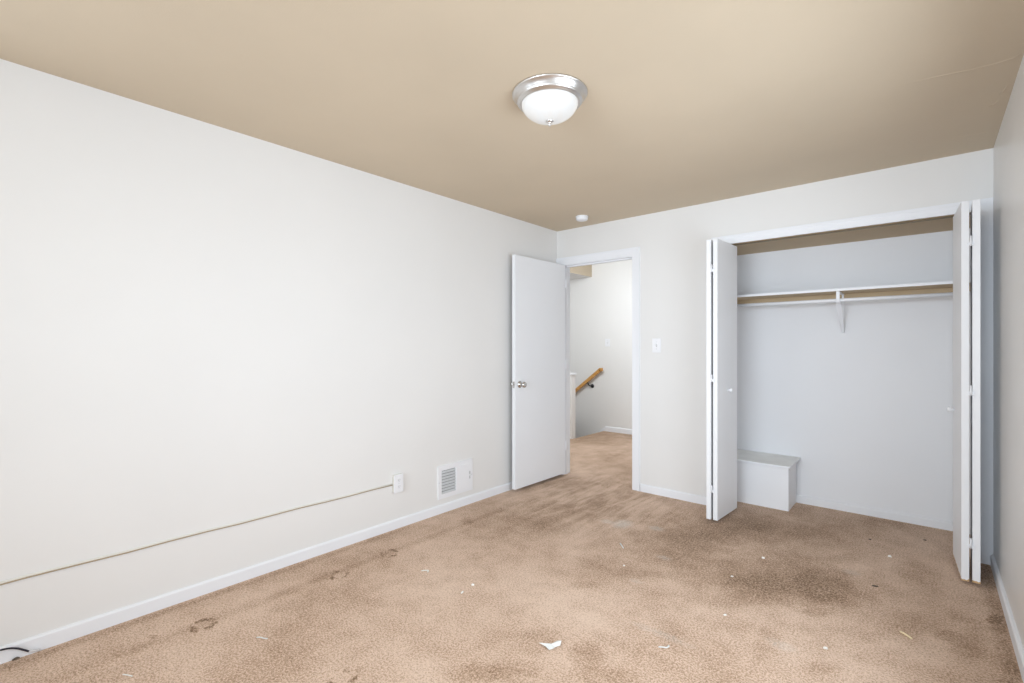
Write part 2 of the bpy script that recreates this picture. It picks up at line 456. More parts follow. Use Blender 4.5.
    mx = N.new('ShaderNodeMix'); mx.data_type = 'RGBA'
    L.new(chalk, mx.inputs['Factor']); L.new(cr.outputs['Color'], mx.inputs['A']); mx.inputs['B'].default_value = (0.74, 0.71, 0.66, 1)
    L.new(mx.outputs['Result'], b.inputs['Base Color'])
    bp = N.new('ShaderNodeBump'); bp.inputs['Strength'].default_value = 0.55; bp.inputs['Distance'].default_value = 0.006
    L.new(ma('ADD', ma('MULTIPLY', n_p.outputs['Fac'], 0.6), n_p2.outputs['Fac']), bp.inputs['Height'])
    L.new(bp.outputs['Normal'], b.inputs['Normal'])
    b.inputs['Roughness'].default_value = 0.95; b.inputs['Specular IOR Level'].default_value = 0.08
    b.inputs['Sheen Weight'].default_value = 0.15; b.inputs['Sheen Roughness'].default_value = 0.6
    return m
M['carpet'] = carpet()

# ------------------------------------------------------------------ the setting
def structure(o, label=None, cat=None):
    return tag(o, label, cat, None, 'structure')

DO = (0.070, 0.826, 2.092)            # bedroom doorway: x0, x1, top
CO = (1.575, 3.052, 2.082)            # closet opening
WT = 0.115                            # back wall thickness
CB = 0.560                            # closet back wall
HB = 2.50                             # landing back wall
HZ = 2.58                             # landing ceiling height
EDGE = -0.90                          # top nosing of the stairs

# floor: one carpet through room, closet and landing, open over the stairwell
fl = holed_slab('z', -0.06, 0.0, (-2.60, W), (YF, HB), [(-2.60, 0.0, YF, WT), (-2.60, EDGE, 1.72, HB)])
structure(fl.build('floor', M['carpet']), 'worn tan carpet with brown stains running from the bedroom to the landing', 'carpet')
structure(holed_slab('z', H, H + 0.08, (0.0, W), (YF, 0.0), []).build('ceiling', M['ceiling']), 'tan painted ceiling of the bedroom', 'ceiling')
# (ceiling paint is cracked and lifting at the corner above the closet)
CRACKS = [[(3.108, -1.235), (3.085, -1.19), (3.03, -1.185), (2.96, -1.19), (2.86, -1.215), (2.72, -1.235)], [(3.09, -0.92), (3.083, -0.865), (3.070, -0.83)], [(3.074, -0.755), (3.062, -0.72), (3.045, -0.70)],
          [(3.10, -0.33), (3.04, -0.315), (2.955, -0.33), (2.86, -0.31)]]
structure(holed_slab('x', -0.12, 0.0, (YF, 0.0), (0.0, H), [FILL_WIN]).build('wall_left', M['wall']), 'long plain off-white wall on the left', 'wall')
structure(holed_slab('x', W, W + 0.12, (YF, CB + 0.1), (0.0, H), [(WIN2[0], WIN2[1], WIN2[2], WIN2[3])]).build('wall_right', M['wall_gloss']), 'off-white satin wall beside the closet on the right', 'wall')
structure(holed_slab('y', 0.0, WT, (-0.12, W), (0.0, H), [(DO[0], DO[1], -1, DO[2]), (CO[0], CO[1], -1, 2.105)]).build('wall_back', M['wall']), 'off-white wall with the doorway and the closet opening', 'wall')
structure(holed_slab('y', YF - 0.12, YF, (-0.12, W + 0.12), (0.0, H), [WIN1]).build('wall_front', M['wall']), 'off-white wall behind the viewer with a window', 'wall')

# closet shell
structure(MB().box((1.42, CB, 0), (W, CB + 0.10, 2.30)).build('wall_closet_back', M['closet']), 'pale grey-white back wall inside the closet', 'wall')
structure(MB().box((1.42, WT, 0), (1.52, CB, 2.30)).build('wall_closet_left', M['closet']), 'left inner side wall of the closet', 'wall')
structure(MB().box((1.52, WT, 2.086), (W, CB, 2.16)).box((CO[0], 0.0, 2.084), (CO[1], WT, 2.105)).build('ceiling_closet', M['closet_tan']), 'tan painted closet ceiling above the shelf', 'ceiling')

# landing shell
structure(MB().box((-2.60, HB, -2.6), (1.52, HB + 0.1, HZ)).build('wall_landing_back', M['wall']), 'off-white landing wall carrying the handrail, seen through the doorway', 'wall')
structure(MB().box((1.42, CB + 0.10, 0), (1.52, HB, HZ)).build('wall_landing_right', M['wall']), 'right side wall of the landing', 'wall')
structure(MB().box((-2.70, WT, -2.6), (-2.60, HB + 0.1, HZ)).build('wall_landing_left', M['wall']), 'left end wall of the stairwell', 'wall')
structure(MB().box((-2.60, WT, HZ), (1.52, HB, HZ + 0.08)).build('ceiling_landing', M['wall']), 'white ceiling over the landing', 'ceiling')
structure(MB().box((-2.60, WT, H), (1.52, WT + 0.01, HZ)).box((-2.60, 0.0, 0), (-0.12, WT, HZ)).build('wall_landing_front', M['wall']), 'landing wall above and beside the doorway', 'wall')
# tan soffit hanging over the stairwell
so = MB().box((-2.60, 0.9, 2.36), (-1.115, HB, HZ), 0.0).build('ceiling_soffit', [M['ceiling'], M['wall']])
for f in so.data.polygons:
    if f.normal.z < -0.5: f.material_index = 1
structure(so, 'tan boxed soffit over the stairs at the top of the doorway', 'soffit')
# half wall guarding the stairwell, with a white cap
hw = MB().box((-2.60, 1.63, -2.6), (-0.905, 1.72, 0.885)).build('wall_stairwell', M['wall'])
structure(hw, 'low white half wall ending beside the head of the stairs', 'half wall')
MB().box((-2.60, 1.615, 0.885), (-0.892, 1.735, 0.912), 0.004).build('cap', M['trim'], hw)
# carpeted flight going down from the landing
st = MB()
for i in range(6):
    st.box((EDGE - 0.25 * (i + 1), 1.72, -0.19 * (i + 2)), (EDGE - 0.25 * i, HB, -0.19 * (i + 1)))
structure(st.build('floor_stairs', M['carpet']), 'carpeted stairs descending from the landing', 'stairs')

# windows behind the viewer
def window(name, axis, lo, hi, u0, u1, z0, z1, label):
    mb = holed_slab(axis, lo, hi, (u0, u1), (z0, z1), [(u0 + 0.05, u1 - 0.05, z0 + 0.05, (z0 + z1) / 2 - 0.02), (u0 + 0.05, u1 - 0.05, (z0 + z1) / 2 + 0.02, z1 - 0.05)])
    o = mb.build(name, M['trim']); structure(o, label, 'window')
    mid = (lo + hi) / 2
    holed_slab(axis, mid - 0.002, mid + 0.002, (u0 + 0.05, u1 - 0.05), (z0 + 0.05, z1 - 0.05), []).build('pane', M['pane'], o)
window('window_1', 'y', YF - 0.10, YF - 0.06, *WIN1, 'window in the wall behind the viewer')
window('added_window', 'x', -0.10, -0.06, *FILL_WIN, 'added window for fill light in the left wall behind the viewer')
window('window_2', 'x', W + 0.06, W + 0.10, *WIN2, 'window in the right wall behind the viewer')

for path_, r_ in zip(CRACKS, (0.0016, 0.0035, 0.003, 0.0016)):
    ck = MB().tube([(x, y, H + 0.0005) for x, y in path_], [r_ * 0.4] + [r_] * (len(path_) - 2) + [r_ * 0.4], 8).build('paint_crack', M['ceiling'], bpy.data.objects['ceiling'])
# baseboards: flat board with an eased top edge
def board_profile(t=0.012, h=0.066):
    return [(0, 0), (t, 0), (t, h - 0.010), (t * 0.55, h - 0.002), (0, h)]
BH = 0.066
structure(MB().prism(board_profile(), 'y', YF, -0.016).build('baseboard_left', M['trim']), 'white baseboard along the left wall', 'baseboard')
structure(MB().prism([(-u, v) for u, v in board_profile()], 'x', 0.905, 1.512).build('baseboard_back', M['trim']), 'short white baseboard between the doorway and the closet', 'baseboard')
structure(MB().prism([(W - u, v) for u, v in board_profile(0.014, 0.072)], 'y', YF, -0.030).build('baseboard_right', M['trim']), 'white baseboard along the right wall', 'baseboard')
structure(MB().prism([(CB - u, v) for u, v in board_profile(0.012, 0.060)], 'x', 1.52, W).build('baseboard_closet', M['closet']), 'painted baseboard at the foot of the closet back wall', 'baseboard')
hb = MB().prism([(HB - u, v) for u, v in board_profile(0.014, 0.075)], 'x', -0.865, 1.42)
hb.prism([(-0.865, 0.0), (-0.865, 0.075), (-1.6, -0.51), (-1.6, -0.66), (-0.95, -0.14)], 'y', HB - 0.014, HB)
structure(hb.build('baseboard_landing', M['trim']), 'white landing baseboard turning down beside the stairs', 'baseboard')

# bedroom door frame: stepped casing on both faces, jamb, stops
def casing(mb, x0, x1, z, w, y, side, wl=None, wr=None):
    wl = w if wl is None else wl; wr = w if wr is None else wr
    t = 0.016 * side; k = 0.30
    def U(a0, a1, zt, b0, b1, zb):
        return [(a0, 0), (a0, zt), (a1, zt), (a1, 0), (b1, 0), (b1, zb), (b0, zb), (b0, 0)]
    m0, m1, mz = x0 - wl * (1 - k), x1 + wr * (1 - k), z + w * (1 - k)
    mb.prism(U(m0, m1, mz, x0, x1, z), 'y', y, y + t * 0.72)                    # flat inner field
    mb.prism(U(x0 - wl, x1 + wr, z + w, m0, m1, mz), 'y', y, y + t)              # raised outer edge
dc = MB()
casing(dc, DO[0], DO[1], DO[2], 0.072, 0.0, -1, wl=0.068)
casing(dc, DO[0], DO[1], DO[2], 0.072, WT, 1)
for (a, b) in (((DO[0] - 0.002, 0, 0), (DO[0] + 0.004, WT, DO[2])), ((DO[1] - 0.004, 0, 0), (DO[1] + 0.002, WT, DO[2])), ((DO[0], 0, DO[2] - 0.006), (DO[1], WT, DO[2] + 0.002))):
    dc.box(a, b)
for (a, b) in (((DO[0], 0.040, 0), (DO[0] + 0.014, 0.075, DO[2])), ((DO[1] - 0.014, 0.040, 0), (DO[1], 0.075, DO[2])), ((DO[0], 0.040, DO[2] - 0.018), (DO[1], 0.075, DO[2]))):
    dc.box(a, b, 0.002)
fr = dc.build('trim_1', M['trim']); structure(fr, 'white casing and jamb around the open doorway', 'door frame')
MB().box((DO[1] - 0.0065, 0.008, 0.915), (DO[1] - 0.004, 0.034, 0.975), 0.0008).build('strike_plate', M['chrome'], fr)

# closet frame
cc = MB()
casing(cc, CO[0], CO[1], CO[2], 0.066, 0.0, -1, wl=0.063, wr=W - CO[1] - 0.001)
for (a, b) in (((CO[0] - 0.002, 0, 0), (CO[0] + 0.010, WT, CO[2])), ((CO[1] - 0.010, 0, 0), (CO[1] + 0.002, WT, CO[2]))):
    cc.box(a, b)
cf = cc.build('trim_2', M['trim']); structure(cf, 'white casing around the closet opening', 'closet frame')
MB().box((CO[0] + 0.012, 0.040, 2.0775), (CO[1] - 0.012, 0.066, 2.084)).build('track', M['track'], cf)

# ------------------------------------------------------------------ bedroom door, swung open against the left wall
def knob_profile(s=1.0):
    return [(0.0, 0.0), (0.031 * s, 0.0), (0.031 * s, 0.003), (0.026 * s, 0.008), (0.013 * s, 0.011), (0.0115 * s, 0.030),
            (0.017 * s, 0.034), (0.0255 * s, 0.042), (0.0275 * s, 0.051), (0.0245 * s, 0.060), (0.015 * s, 0.0645), (0.0, 0.066)]
hinge = Vector((0.110, -0.016, 0))
free = Vector((0.101, -0.774, 0))            # room-side corner of the free edge
dvec = (free - hinge); DW = dvec.length
door = empty('door_1', (hinge.x, hinge.y, 0.0), math.atan2(dvec.y, dvec.x))
structure(door, 'plain white flush door standing open in front of the left wall', 'door')
# local frame: x along the door from hinge to free edge, +y is toward the room (world +x)
TH = 0.035
MB().box((0.0, -TH, 0.027), (DW, 0.0, 2.085), 0.0015).build('door_panel', M['door'], door)
KX, KZ = DW - 0.062, 0.945
k1 = MB().lathe(knob_profile(), (KX, 0.0, KZ), (0, 1, 0), 32).build('knob', M['chrome'], door)
k2 = MB().lathe([(r, h * 0.86) for r, h in knob_profile(0.95)], (KX, -TH, KZ), (0, -1, 0), 32).build('knob', M['chrome'], door)
MB().box((DW - 0.0005, -TH + 0.006, KZ - 0.028), (DW + 0.0012, -0.006, KZ + 0.028), 0.0004).box((DW, -0.022, KZ - 0.007), (DW + 0.008, -0.013, KZ + 0.007), 0.001).build('latch', M['chrome'], door)
for hz in (0.25, 1.06, 1.86):
    MB().lathe([(0, 0), (0.0055, 0), (0.0055, 0.088), (0, 0.088)], (-0.008, 0.004, hz), (0, 0, 1), 16).box((-0.007, -0.001, hz), (0.030, 0.001, hz + 0.088)).build('hinge', M['trim'], door)

# ------------------------------------------------------------------ folding closet doors
def folding_door(name, label, front, back_in, back_out, knob_side, mat, knob_z, hinge_z, knob_at):
    """two flush leaves folded face to face; front = (x of the leaf edges), each leaf given by its front and back centre line"""
    root = empty(name, (front[0][0], front[0][1], 0))
    structure(root, label, 'closet door')
    T = 0.0315
    inv = Matrix.Translation(root.location).inverted()
    for (fx, fy), (bx, by) in ((front[0], back_out), (front[1], back_in)):
        d = Vector((bx - fx, by - fy, 0)); Ln = d.length
        o = MB().box((0, -T / 2, 0.016), (Ln, T / 2, 2.062), 0.0015).build('door_panel', mat, root)
        o.matrix_local = inv @ Matrix.Translation((fx, fy, 0)) @ Matrix.Rotation(math.atan2(d.y, d.x), 4, 'Z')
    gx = (front[0][0] + front[1][0]) / 2; gy = (front[0][1] + front[1][1]) / 2
    for hz in hinge_z:
        h = MB()
        h.lathe([(0, 0), (0.0048, 0), (0.0048, 0.055), (0, 0.055)], (gx, gy - 0.003, hz - 0.0275), (0, 0, 1), 12)
        for s in (-1, 1):
            h.box((gx, gy - 0.0022, hz - 0.025), (gx + s * 0.016, gy - 0.0002, hz - 0.006), 0.0004)
            h.lathe([(0, 0), (0.0028, 0), (0.002, 0.0012), (0, 0.0014)], (gx + s * 0.012, gy - 0.0022, hz - 0.015), (0, -1, 0), 10)
        o = h.build('hinge', M['trim'], root); o.matrix_local = inv
    (px, py), nrm = knob_at
    o = MB().lathe([(0, 0), (0.009, 0), (0.0075, 0.010), (0.012, 0.016), (0.0165, 0.023), (0.0155, 0.029), (0.009, 0.033), (0, 0.034)], (px, py, knob_z), nrm, 24).build('knob', M['plastic'], root)
    o.matrix_local = inv
    return root
folding_door('door_2', 'white folding closet door folded at the left of the closet, nearer the doorway',
             [(1.6105, -0.366), (1.6555, -0.360)], (1.6785, 0.036), (1.598, 0.034), 1, M['folding'], 0.951, (1.850, 1.047, 0.240),
             ((1.6830, -0.155), (1, -0.06, 0)))
folding_door('door_3', 'white folding closet door folded against the right wall, bottom edge chipped to bare wood',
             [(3.0175, -0.414), (2.974, -0.418)], (2.952, -0.018), (3.029, -0.016), -1, M['folding_chipped'], 0.905, (1.845, 1.043, 0.225),
             ((2.9405, -0.095), (-1, -0.06, 0)))

# ------------------------------------------------------------------ ceiling lamp
FX, FY = 1.511, -2.193
lamp = empty('ceiling_lamp', (FX, FY, H))
tag(lamp, 'lit flush-mount ceiling lamp with a frosted glass bowl and brushed nickel rim', 'ceiling light')
MB().lathe([(0.0, 0.0), (0.171, 0.0), (0.1725, -0.003), (0.1725, -0.007), (0.169, -0.010), (0.163, -0.014), (0.157, -0.024), (0.153, -0.031), (0.1515, -0.033), (0.151, -0.037), (0.1475, -0.041),
            (0.142, -0.0425), (0.139, -0.047), (0.134, -0.049), (0.130, -0.047), (0.128, -0.040), (0.0, -0.036)], seg=96).build('rim', M['nickel'], lamp)
gl = [(0.129, -0.040)] + [(0.129 * math.cos(a), -0.045 - 0.080 * math.sin(a)) for a in [i * math.pi / 2 / 14 for i in range(14)]] + [(0.0, -0.125)]
MB().lathe(gl, seg=96).build('glass_bowl', M['glass'], lamp)
MB().lathe([(0, -0.121), (0.017, -0.123), (0.0175, -0.127), (0.011, -0.131), (0.0065, -0.133), (0.007, -0.139), (0.0075, -0.143), (0.0045, -0.148), (0, -0.149)], seg=32).build('finial', M['nickel'], lamp)

# smoke detector
sd = empty('smoke_detector', (0.492, -0.313, H))
tag(sd, 'small round white smoke detector on the ceiling near the far left corner', 'smoke detector')
MB().lathe([(0, 0), (0.056, 0), (0.056, -0.008), (0, -0.008)], seg=48, smooth=False).build('base', M['plastic'], sd)
MB().lathe([(0.052, -0.008), (0.0535, -0.012), (0.0525, -0.026), (0.047, -0.034), (0.030, -0.037), (0.0, -0.0375)], seg=48).build('cover', M['plastic'], sd)

# ------------------------------------------------------------------ wall plates
def plate(mb, w, h, t=0.006):
    mb.box((-w / 2, -h / 2, 0), (w / 2, h / 2, t), 0.0025, seg=3)
    return mb
def wall_mount(name, loc, facing):
    o = empty(name, loc)
    # local x = along the wall, y = up, z = out of the wall
    if facing == '+x': R = Matrix(((0, 0, 1), (1, 0, 0), (0, 1, 0)))
    else: R = Matrix(((1, 0, 0), (0, 0, -1), (0, 1, 0)))       # facing -y
    o.rotation_euler = R.to_euler()
    return o
def toggle_switch(name, loc, facing, label, w=0.078, h=0.122):
    s = wall_mount(name, loc, facing); tag(s, label, 'light switch')
    plate(MB(), w, h).build('cover_plate', M['plastic'], s)
    MB().box((-0.0055, -0.012, 0.005), (0.0055, 0.012, 0.0068)).build('slot', M['slat'], s)
    MB().prism([(-0.003, 0.006), (0.007, 0.006), (0.011, 0.017), (0.005, 0.019)], 'x', -0.004, 0.004).build('toggle', M['plastic'], s)
    for y in (-0.03, 0.03): MB().lathe([(0, 0.0055), (0.0032, 0.0055), (0.0028, 0.0072), (0, 0.0074)], (0, y, 0), seg=14).build('screw', M['slat'], s)
toggle_switch('light_switch', (1.051, 0.0, 1.289), '-y', 'white light switch on the back wall right of the doorway')
toggle_switch('light_switch', (-0.838, HB, 1.340), '-y', 'small white light switch on the landing wall above the handrail, seen through the doorway', 0.085, 0.115)

# outlet on a shallow surface box, with the cable run that leaves it
ot = wall_mount('electrical_outlet', (0.0, -1.947, 0.320), '+x')
tag(ot, 'white duplex electrical outlet in a surface box low on the left wall', 'outlet')
MB().box((-0.036, -0.060, 0), (0.036, 0.060, 0.022), 0.002).build('box', M['cream'], ot)
MB().box((-0.0385, -0.063, 0.022), (0.0385, 0.063, 0.028), 0.0025, seg=3).build('cover_plate', M['plastic'], ot)
for y in (-0.022, 0.022):
    rc = MB().lathe([(0.0165, 0.027), (0.0165, 0.0295), (0.0155, 0.0302), (0, 0.0302)], (0, y, 0), seg=28, smooth=False).build('receptacle', M['plastic'], ot)
    MB().box((-0.0075, y - 0.001, 0.0300), (-0.0055, y + 0.008, 0.0306)).box((0.0055, y, 0.0300), (0.0075, y + 0.008, 0.0306)).lathe([(0.0022, 0.0300), (0.0022, 0.0306), (0, 0.0306)], (0, y - 0.007, 0), seg=10).build('slot', M['plastic_shade'], rc)
MB().lathe([(0, 0.0278), (0.003, 0.0278), (0.0026, 0.0294), (0, 0.0296)], seg=12).build('screw', M['slat'], ot)

cr = empty('cable_raceway', (0.0, -1.984, 0.312))
tag(cr, 'thin cable run along the left wall to the outlet', 'cable')
n = 16
path = [(0.0045, -i * (4.6 - 1.972) / n, 0.006 * math.sin(i / n * 2.6) + 0.002 * math.sin(i * 1.9)) for i in range(n + 1)]
MB().tube([(p[0] - 0.0012, p[1], p[2] + 0.0065) for p in path], 0.0048, 8).build('painted_strip', M['cream'], cr)
MB().tube(path, 0.0034, 8).build('cable', M['tan_cable'], cr)

# floor-level wall register
vr = wall_mount('air_register', (0.0, -1.388, 0.237), '+x')
tag(vr, 'white metal air register low on the left wall beside the open door', 'vent')
VW, VH = 0.366, 0.252
# opening in local x: grille occupies the end nearer the viewer
gx0, gx1, gy0, gy1 = -0.150, -0.004, -0.092, 0.088
holed_slab('z', 0.0, 0.010, (-VW / 2, VW / 2), (-VH / 2, VH / 2), [(gx0, gx1, gy0, gy1)]).build('frame', M['plastic'], vr)
MB().box((gx1 + 0.006, gy0 - 0.006, 0.010), (VW / 2 - 0.045, gy1 + 0.006, 0.0135), 0.0015).build('face_plate', M['plastic'], vr)
MB().box((gx0, gy0, 0.0004), (gx1, gy1, 0.0012)).build('backing', M['duct'], vr)
lv = MB()
for i in range(8):
    y = gy0 + (gy1 - gy0) * (i + 0.5) / 8
    lv.prism([(y - 0.011, 0.0105), (y - 0.0095, 0.0115), (y + 0.006, 0.0035), (y + 0.0045, 0.0025)], 'x', gx0, gx1)
lv.build('louvers', M['slat'], vr)
MB().box((VW / 2 - 0.034, -0.030, 0.010), (VW / 2 - 0.030, 0.030, 0.0108)).build('lever_slot', M['plastic_shade'], vr)
MB().box((VW / 2 - 0.037, -0.006, 0.010), (VW / 2 - 0.027, 0.006, 0.024), 0.002).build('lever', M['plastic'], vr)
for x in (-VW / 2 + 0.008, VW / 2 - 0.012): MB().lathe([(0, 0.0095), (0.0035, 0.0095), (0.003, 0.0118), (0, 0.012)], (x, 0, 0), seg=12).build('screw', M['slat'], vr)

# ------------------------------------------------------------------ closet contents
SHX0, SHX1 = 1.52, W
sh = MB().box((SHX0, 0.262, 1.686), (SHX1, CB, 1.706), 0.0015)
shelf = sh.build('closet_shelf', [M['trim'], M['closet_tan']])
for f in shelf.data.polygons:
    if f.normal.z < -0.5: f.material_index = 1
tag(shelf, 'white painted shelf running the width of the closet', 'shelf')
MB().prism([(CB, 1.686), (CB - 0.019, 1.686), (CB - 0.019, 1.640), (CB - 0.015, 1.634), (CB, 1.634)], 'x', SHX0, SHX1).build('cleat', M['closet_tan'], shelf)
MB().box((SHX0, 0.28, 1.634), (SHX0 + 0.019, CB - 0.019, 1.686)).build('cleat', M['closet'], shelf)
MB().box((SHX1 - 0.019, 0.28, 1.634), (SHX1, CB - 0.019, 1.686)).build('cleat', M['closet'], shelf)
RY, RZ = 0.290, 1.621
rod = MB().tube([(SHX0 + 0.001, RY, RZ), (SHX1 - 0.001, RY, RZ)], 0.0125, 24).build('closet_rod', M['trim'])
tag(rod, 'white clothes rod hanging under the closet shelf', 'clothes rod')
br = empty('shelf_bracket', (2.323, CB, 1.6855)); tag(br, 'white bracket holding up the middle of the closet shelf and rod', 'bracket')
bw = 0.0105
CT = -0.0195                                      # the plate steps forward over the cleat
MB().prism([(0.0, -0.300), (0.0, -0.054), (CT, -0.054), (CT, -0.0005), (CT - 0.007, -0.0005), (CT - 0.007, -0.062), (-0.008, -0.062), (-0.008, -0.292)], 'x', -0.006, 0.006).build('wall_plate', M['trim'], br)
MB().prism([(CT - 0.007, -0.007), (CT - 0.007, -0.0005), (-0.292, -0.0005), (-0.292, -0.007)], 'x', -bw, bw).build('shelf_arm', M['trim'], br)
def strap(stations, th):
    """flat strap through (y, z, half width) stations"""
    t = bmesh.new(); R = []
    for k, (y, z, hw_) in enumerate(stations):
        a, b = stations[max(k - 1, 0)], stations[min(k + 1, len(stations) - 1)]
        d = Vector((0, b[0] - a[0], b[1] - a[1])).normalized(); nn = Vector((0, -d.z, d.y)) * th / 2
        R.append([t.verts.new(Vector((sx * hw_, y, z)) + nn * q) for sx, q in ((-1, -1), (1, -1), (1, 1), (-1, 1))])
    for A, B in zip(R, R[1:]):
        for k in range(4): t.faces.new((A[k], A[(k + 1) % 4], B[(k + 1) % 4], B[k]))
    t.faces.new(R[0][::-1]); t.faces.new(R[-1])
    bmesh.ops.recalc_face_normals(t, faces=list(t.faces))
    mb = MB(); mb._merge(t, 0); return mb
strap([(-0.009, -0.298, 0.008), (-0.120, -0.205, 0.0125), (-0.235, -0.108, 0.0165), (-0.256, -0.092, 0.016), (-0.275, -0.088, 0.0135), (-0.290, -0.078, 0.0115), (-0.2955, -0.058, bw), (-0.2955, -0.002, bw)], 0.005).build('brace', M['trim'], br)

# low box in the closet corner, with an overhanging lid
bx = empty('closet_box', (1.763, 0.41, 0)); tag(bx, 'low white wooden box with a worn grey lid in the closet corner', 'box')
bz = bx.location
def loc(p): return (p[0] - bz.x, p[1] - bz.y, p[2])
MB().box(loc((1.522, 0.255, 0.0)), loc((2.006, CB - 0.013, 0.333)), 0.0015).build('body', M['folding'], bx)
lidm = MB()
lidm.prism([(1.522 - bz.x, 0.232 - bz.y), (2.012 - bz.x, 0.230 - bz.y), (2.022 - bz.x, 0.240 - bz.y), (2.034 - bz.x, CB - 0.003 - bz.y), (1.522 - bz.x, CB - 0.003 - bz.y)], 'z', 0.336, 0.353, bevel=0.0025)
for v in lidm.bm.verts: v.co.z += 0.064 * (v.co.y - (0.232 - bz.y))        # the lid sits a little high at the back
lid = lidm.build('lid', [M['lid'], M['trim']], bx)
for f in lid.data.polygons:
    if abs(f.normal.z) < 0.5: f.material_index = 1
lid['label'] = 'worn grey lid with a pale edge'

# ------------------------------------------------------------------ landing handrail
hr = empty('handrail', (-0.915, HB - 0.062, 0.945)); tag(hr, 'honey oak handrail slanting down the stairs on the landing wall', 'handrail')
sl = math.tan(math.radians(38))
def rail_sec(mb, p0, p1, w=0.042, h=0.05):
    """rounded bread-loaf section swept from p0 to p1 in the x-z plane"""
    d = (Vector(p1) - Vector(p0)); L_ = d.length; d.normalize()
    side = Vector((0, 1, 0)); up = side.cross(d) * -1
    if up.z < 0: up = -up
    sec = [(-0.5, -0.4), (-0.4, -0.5), (0.4, -0.5), (0.5, -0.4), (0.5, 0.15), (0.38, 0.38), (0.15, 0.5), (-0.15, 0.5), (-0.38, 0.38), (-0.5, 0.15)]
    t = bmesh.new()
    A = [t.verts.new(Vector(p0) + side * (u * w) + up * (v * h)) for u, v in sec]
    B = [t.verts.new(Vector(p1) + side * (u * w) + up * (v * h)) for u, v in sec]
    t.faces.new(A); t.faces.new(B[::-1])
    for i in range(len(sec)): t.faces.new((A[i], A[(i + 1) % len(sec)], B[(i + 1) % len(sec)], B[i]))
    bmesh.ops.recalc_face_normals(t, faces=list(t.faces))
    mb._merge(t, 0)
rm = MB(); rail_sec(rm, (-0.015, 0, -0.012), (-1.45, 0, -0.012 - 1.435 * sl)); rail_sec(rm, (-0.026, 0, -0.013), (0.022, 0, -0.010))
rm.build('rail', M['oak'], hr)
def rail_bracket(x):
    zr = -0.012 - abs(x) * sl - 0.03
    b = MB()
    b.lathe([(0, 0), (0.031, 0), (0.029, -0.006), (0.014, -0.012), (0.010, -0.016), (0, -0.016)], (x + 0.045, 0.062, zr - 0.048), (0, 1, 0), 24)
    b.tube([(x + 0.045, 0.055, zr - 0.048), (x + 0.035, 0.020, zr - 0.046), (x + 0.015, 0.002, zr - 0.030), (x, 0.0, zr)], 0.0085, 10)
    b.box((x - 0.022, -0.012, zr - 0.004), (x + 0.022, 0.012, zr + 0.004), 0.001)
    b.build('bracket', M['black'], hr)
rail_bracket(-0.235); rail_bracket(-1.05)

# ------------------------------------------------------------------ loose cable by the left baseboard
cb = empty('loose_cable', (0.02, -3.85, 0.0)); tag(cb, 'black cable with a clear plug arching in front of the left baseboard', 'cable')
c0 = cb.location
pts = [(0.020, -4.30, 0.012), (0.021, -4.10, 0.030), (0.022, -3.96, 0.055), (0.022, -3.90, 0.061), (0.022, -3.87, 0.0615), (0.023, -3.845, 0.057), (0.024, -3.822, 0.046), (0.025, -3.803, 0.031), (0.026, -3.790, 0.020)]
def smooth_path(P, k=5):
    P = [Vector(p) for p in P]; out = []
    for i in range(len(P) - 1):
        p0, p1, p2, p3 = P[max(i - 1, 0)], P[i], P[i + 1], P[min(i + 2, len(P) - 1)]
        for j in range(k):
            t = j / k
            out.append(0.5 * ((2 * p1) + (p2 - p0) * t + (2 * p0 - 5 * p1 + 4 * p2 - p3) * t * t + (3 * p1 - p0 - 3 * p2 + p3) * t ** 3))
    out.append(P[-1]); return out
MB().tube([Vector(p) - c0 for p in smooth_path(pts)], 0.0036, 10).build('cord', M['cable'], cb)
pm = MB()
d = Vector((0.000, 0.034, -0.010))
pm.tube([Vector((0.026, -3.790, 0.020)) - c0, Vector((0.026, -3.790, 0.020)) + d * 0.35 - c0, Vector((0.026, -3.790, 0.020)) + d - c0], [0.0036, 0.0055, 0.005], 8)
plug = pm.build('plug', M['clear'], cb); plug['label'] = 'clear plastic plug'
dk = MB().tube([(0, 0, 0.003), (0, 0.007, 0.005), (0, 0.014, 0.007), (0, 0.022, 0.004)], [0.002, 0.0042, 0.0042, 0.002], 8).build('debris_clump', M['dark_crumb'])
dk.location = (0.0185, -3.838, 0.0); tag(dk, 'dark clump of dirt against the left baseboard under the black cable', 'debris')

# ------------------------------------------------------------------ litter on the carpet
def blob(name, x, y, sx, sy, sz, mat, label, rz=0.0, seed=0, group=None, cat='crumb'):
    rnd = random.Random(seed)
    t = bmesh.new(); bmesh.ops.create_icosphere(t, subdivisions=2, radius=1.0)
    for v in t.verts:
        k = 1 + rnd.uniform(-0.22, 0.22)
        v.co = Vector((v.co.x * sx * k, v.co.y * sy * k, max(v.co.z, -0.35) * sz * k + 0.35 * sz))
    me = bpy.data.meshes.new(name); t.to_mesh(me); t.free(); me.materials.append(mat)
    o = bpy.data.objects.new(name, me); COL.objects.link(o); o.location = (x, y, 0.001); o.rotation_euler = (0, 0, rz)
    return tag(o, label, cat, group)

